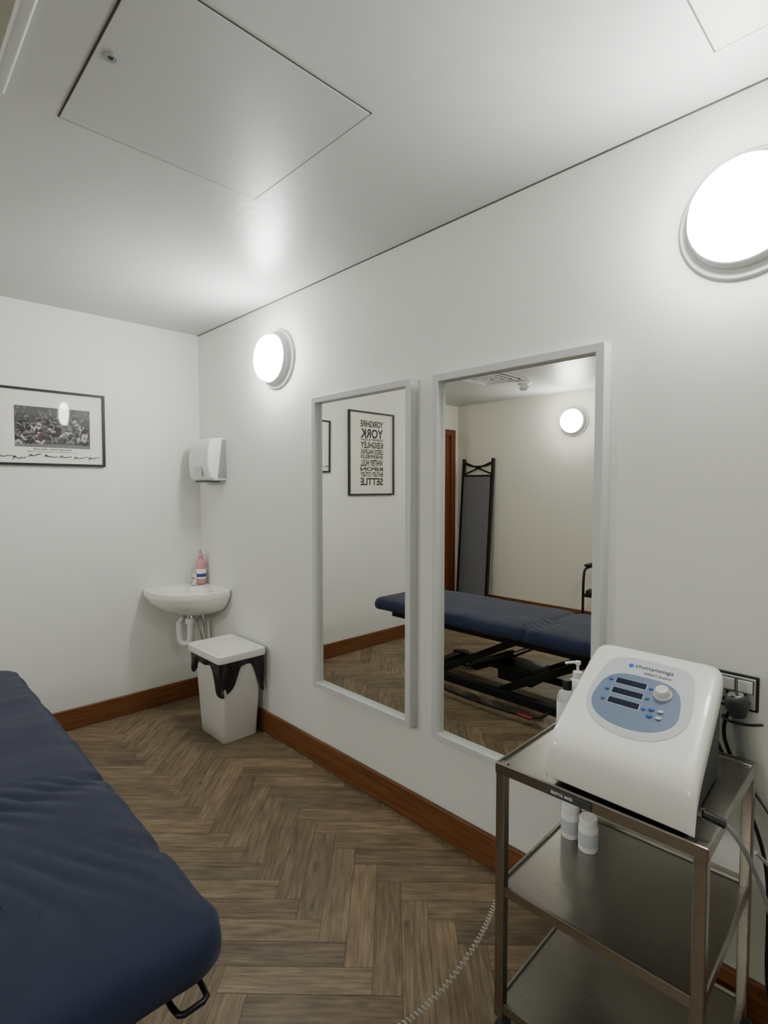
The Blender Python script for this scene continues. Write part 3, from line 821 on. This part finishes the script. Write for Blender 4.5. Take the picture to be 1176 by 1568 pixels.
def coiled():
    P = [Vector((-.772, 1.19, .33)), Vector((-.776, 1.15, .275)), Vector((-.788, 1.09, .205)), Vector((-.818, .98, .125)), Vector((-.86, .87, .08)), Vector((-.92, .74, .06)), Vector((-1.05, .55, .08)), Vector((-1.2, .42, .13))]
    def cr(t):
        k = min(int(t), len(P)-2); f = t-k
        p0 = P[max(0, k-1)]; p1 = P[k]; p2 = P[k+1]; p3 = P[min(len(P)-1, k+2)]
        return .5*((2*p1)+(-p0+p2)*f+(2*p0-5*p1+4*p2-p3)*f*f+(-p0+3*p1-3*p2+p3)*f**3)
    pts = []; turns = 80; N = turns*10
    for i in range(N+1):
        t = i/N*(len(P)-1); c = cr(t); d = (cr(min(len(P)-1, t+.01))-cr(max(0, t-.01))).normalized()
        a = d.cross(Vector((0, 0, 1))).normalized(); b = d.cross(a)
        th = 2*math.pi*turns*i/N
        pts.append(c+(a*math.cos(th)+b*math.sin(th))*.0058)
    e = empty('coiled_cable', P[3])
    tube('coil', pts, .0016, mat('coil_white', srgb(185, 181, 171), .45), e, smooth=False)
coiled()

# ------------------------------------------------------------------ bottles / pots
def gel(name, x, y, z, r, h, m, cap, kind):
    e = empty(name, (x, y, z))
    lathe('body', [(0, 0), (r*.92, 0), (r, .004), (r, h*.78), (r*.8, h*.9), (r*.42, h*.97), (r*.42, h)], m, (x, y, z), parent=e, seg=32)
    lathe('label', [(r+.0004, h*.15), (r+.0007, h*.16), (r+.0007, h*.68), (r+.0004, h*.69)], M_label if m != M_white else M_panel1, (x, y, z), parent=e, seg=32)
    if kind == 'pump':
        lathe('collar', [(r*.45, h-.002), (r*.45, h+.014), (.004, h+.016), (.004, h+.035), (.008, h+.036), (.008, h+.044), (0, h+.045)], cap, (x, y, z), parent=e, seg=24)
        tube('spout', [(x, y, z+h+.040), (x-.015, y-.005, z+h+.041), (x-.032, y-.012, z+h+.034)], .004, cap, e)
    else:
        lathe('cap', [(r*.46, h-.004), (r*.46, h+.018), (r*.40, h+.022), (0, h+.022)], cap, (x, y, z), parent=e, seg=24)
gel('gel_pump_bottle', -.708, 1.455, .6995, .030, .125, M_white, M_white, 'pump')
gel('gel_pump_bottle', -.642, 1.468, .6995, .030, .140, M_white, M_white, 'pump')
gel('gel_squeeze_bottle', -.700, 1.378, .6995, .027, .115, M_clear, M_black, 'cap')
def pot(x, y, z):
    e = empty('white_supplement_tub', (x, y, z))
    r = .025
    lathe('body', [(0, 0), (r*.95, 0), (r, .003), (r, .062), (r*.85, .068)], M_white, (x, y, z), parent=e, seg=32)
    lathe('lid', [(r*.9, .066), (r*.92, .068), (r*.92, .085), (r*.86, .088), (0, .088)], M_white, (x, y, z), parent=e, seg=32)
    lathe('label', [(r+.0003, .015), (r+.0006, .016), (r+.0006, .05), (r+.0003, .051)], M_panel1, (x, y, z), parent=e, seg=32)
pot(-.688, 1.385, .3995); pot(-.628, 1.365, .3995)

# ------------------------------------------------------------------ wall socket
sk = empty('wall_socket', (-.345, YW, .850))
box('backplate', -.395, -.300, YW-.008, YW, .803, .893, M_black, sk, .003)
box('faceplate', -.389, -.306, YW-.011, YW-.006, .809, .887, M_plate, sk, .002)
for k, x in enumerate((-.383, -.344)):
    box('rocker_%d' % k, x, x+.032, YW-.016, YW-.010, .850, .880, M_white, sk, .002)
    box('rocker_surround_%d' % k, x-.002, x+.034, YW-.0125, YW-.010, .848, .882, M_dkgrey, sk, .001)
    for i, (a, b) in enumerate(((.014, .838), (.007, .820), (.022, .820))):
        box('pin_%d_%d' % (k, i), x+a, x+a+.005, YW-.0125, YW-.0105, b, b+.008, M_black, sk)
box('plug', -.362, -.330, YW-.020, YW-.011, .806, .838, M_black, sk, .004)

# ------------------------------------------------------------------ folded stretcher leaning on far wall, chair (seen in mirror)
fp = empty('folded_stretcher', (-3.79, -2.0, .8))
def stretcher():
    def P(u, v, o=0):
        return Vector((-3.98+u, -1.93+(-.12)*v/1.7+o, v))
    w = .41
    for k, u in enumerate((0, w)):
        beam('rail_%d' % k, P(u, .01), P(u, 1.70), .028, .035, M_black, fp)
    beam('top_bar', P(0, 1.50), P(w, 1.50), .025, .025, M_black, fp)
    beam('bottom_bar', P(0, .08), P(w, .08), .03, .03, M_black, fp)
    beam('brace_a', P(.01, 1.52), P(w-.01, 1.66), .012, .018, M_black, fp)
    beam('brace_b', P(.01, 1.66), P(w-.01, 1.52), .012, .018, M_black, fp)
    tube('top_hoop', [P(0, 1.66), P(.05, 1.62), P(w/2, 1.60), P(w-.05, 1.62), P(w, 1.66)], .01, M_black, fp)
    V = [P(.02, .10, .0), P(w-.02, .10, .0), P(w-.02, 1.49, .0), P(.02, 1.49, .0)]
    V += [v+Vector((0, .02, 0)) for v in V]
    mk('panel', V, [(0, 1, 2, 3), (4, 5, 6, 7), (0, 1, 5, 4), (1, 2, 6, 5), (2, 3, 7, 6), (3, 0, 4, 7)], M_panelgrey, fp)
stretcher()
ch = empty('office_armchair', (-1.9, -1.6, 0))
def chair():
    x0, x1, y0, y1 = -2.16, -1.64, -1.85, -1.35
    box('seat', x0+.03, x1-.03, y0+.02, y1, .42, .48, M_black, ch, .02, 3)
    box('backrest', x0+.05, x1-.05, y0-.03, y0+.02, .52, .82, M_black, ch, .02, 3)
    for k, x in enumerate((x0, x1)):
        tube('arm_frame_%d' % k, [(x, y1-.03, .01), (x, y1-.03, .35), (x, y1-.03, .60), (x, y1-.06, .655), (x, y1-.15, .66), (x, y0+.1, .66), (x, y0, .66)], .011, M_blackmetal, ch)
        tube('rear_leg_%d' % k, [(x, y0-.06, .01), (x, y0, .35), (x, y0, .6), (x, y0-.02, .80)], .011, M_blackmetal, ch)
        box('armpad_%d' % k, x-.022, x+.022, y0+.04, y1-.08, .665, .69, M_black, ch, .01, 2)
        beam('seat_rail_%d' % k, (x, y0, .42), (x, y1-.03, .42), .02, .02, M_blackmetal, ch)
    for k, y in enumerate((y0, y1-.03)):
        beam('cross_%d' % k, (x0, y, .42), (x1, y, .42), .02, .02, M_blackmetal, ch)
chair()

# ------------------------------------------------------------------ world + camera
w = bpy.data.worlds.new('w'); SC.world = w; w.use_nodes = True
w.node_tree.nodes['Background'].inputs[0].default_value = (.5, .5, .5, 1)
w.node_tree.nodes['Background'].inputs[1].default_value = .3
cam = bpy.data.cameras.new('camera'); co = bpy.data.objects.new('camera', cam); COL.objects.link(co)
cam.sensor_fit = 'HORIZONTAL'; cam.sensor_width = 36; cam.lens = 36*1164/1659
cam.clip_start = .02
co.location = (0, 0, 1.365)
co.rotation_euler = (math.radians(90-2.6), 0, math.radians(46.0))
SC.camera = co
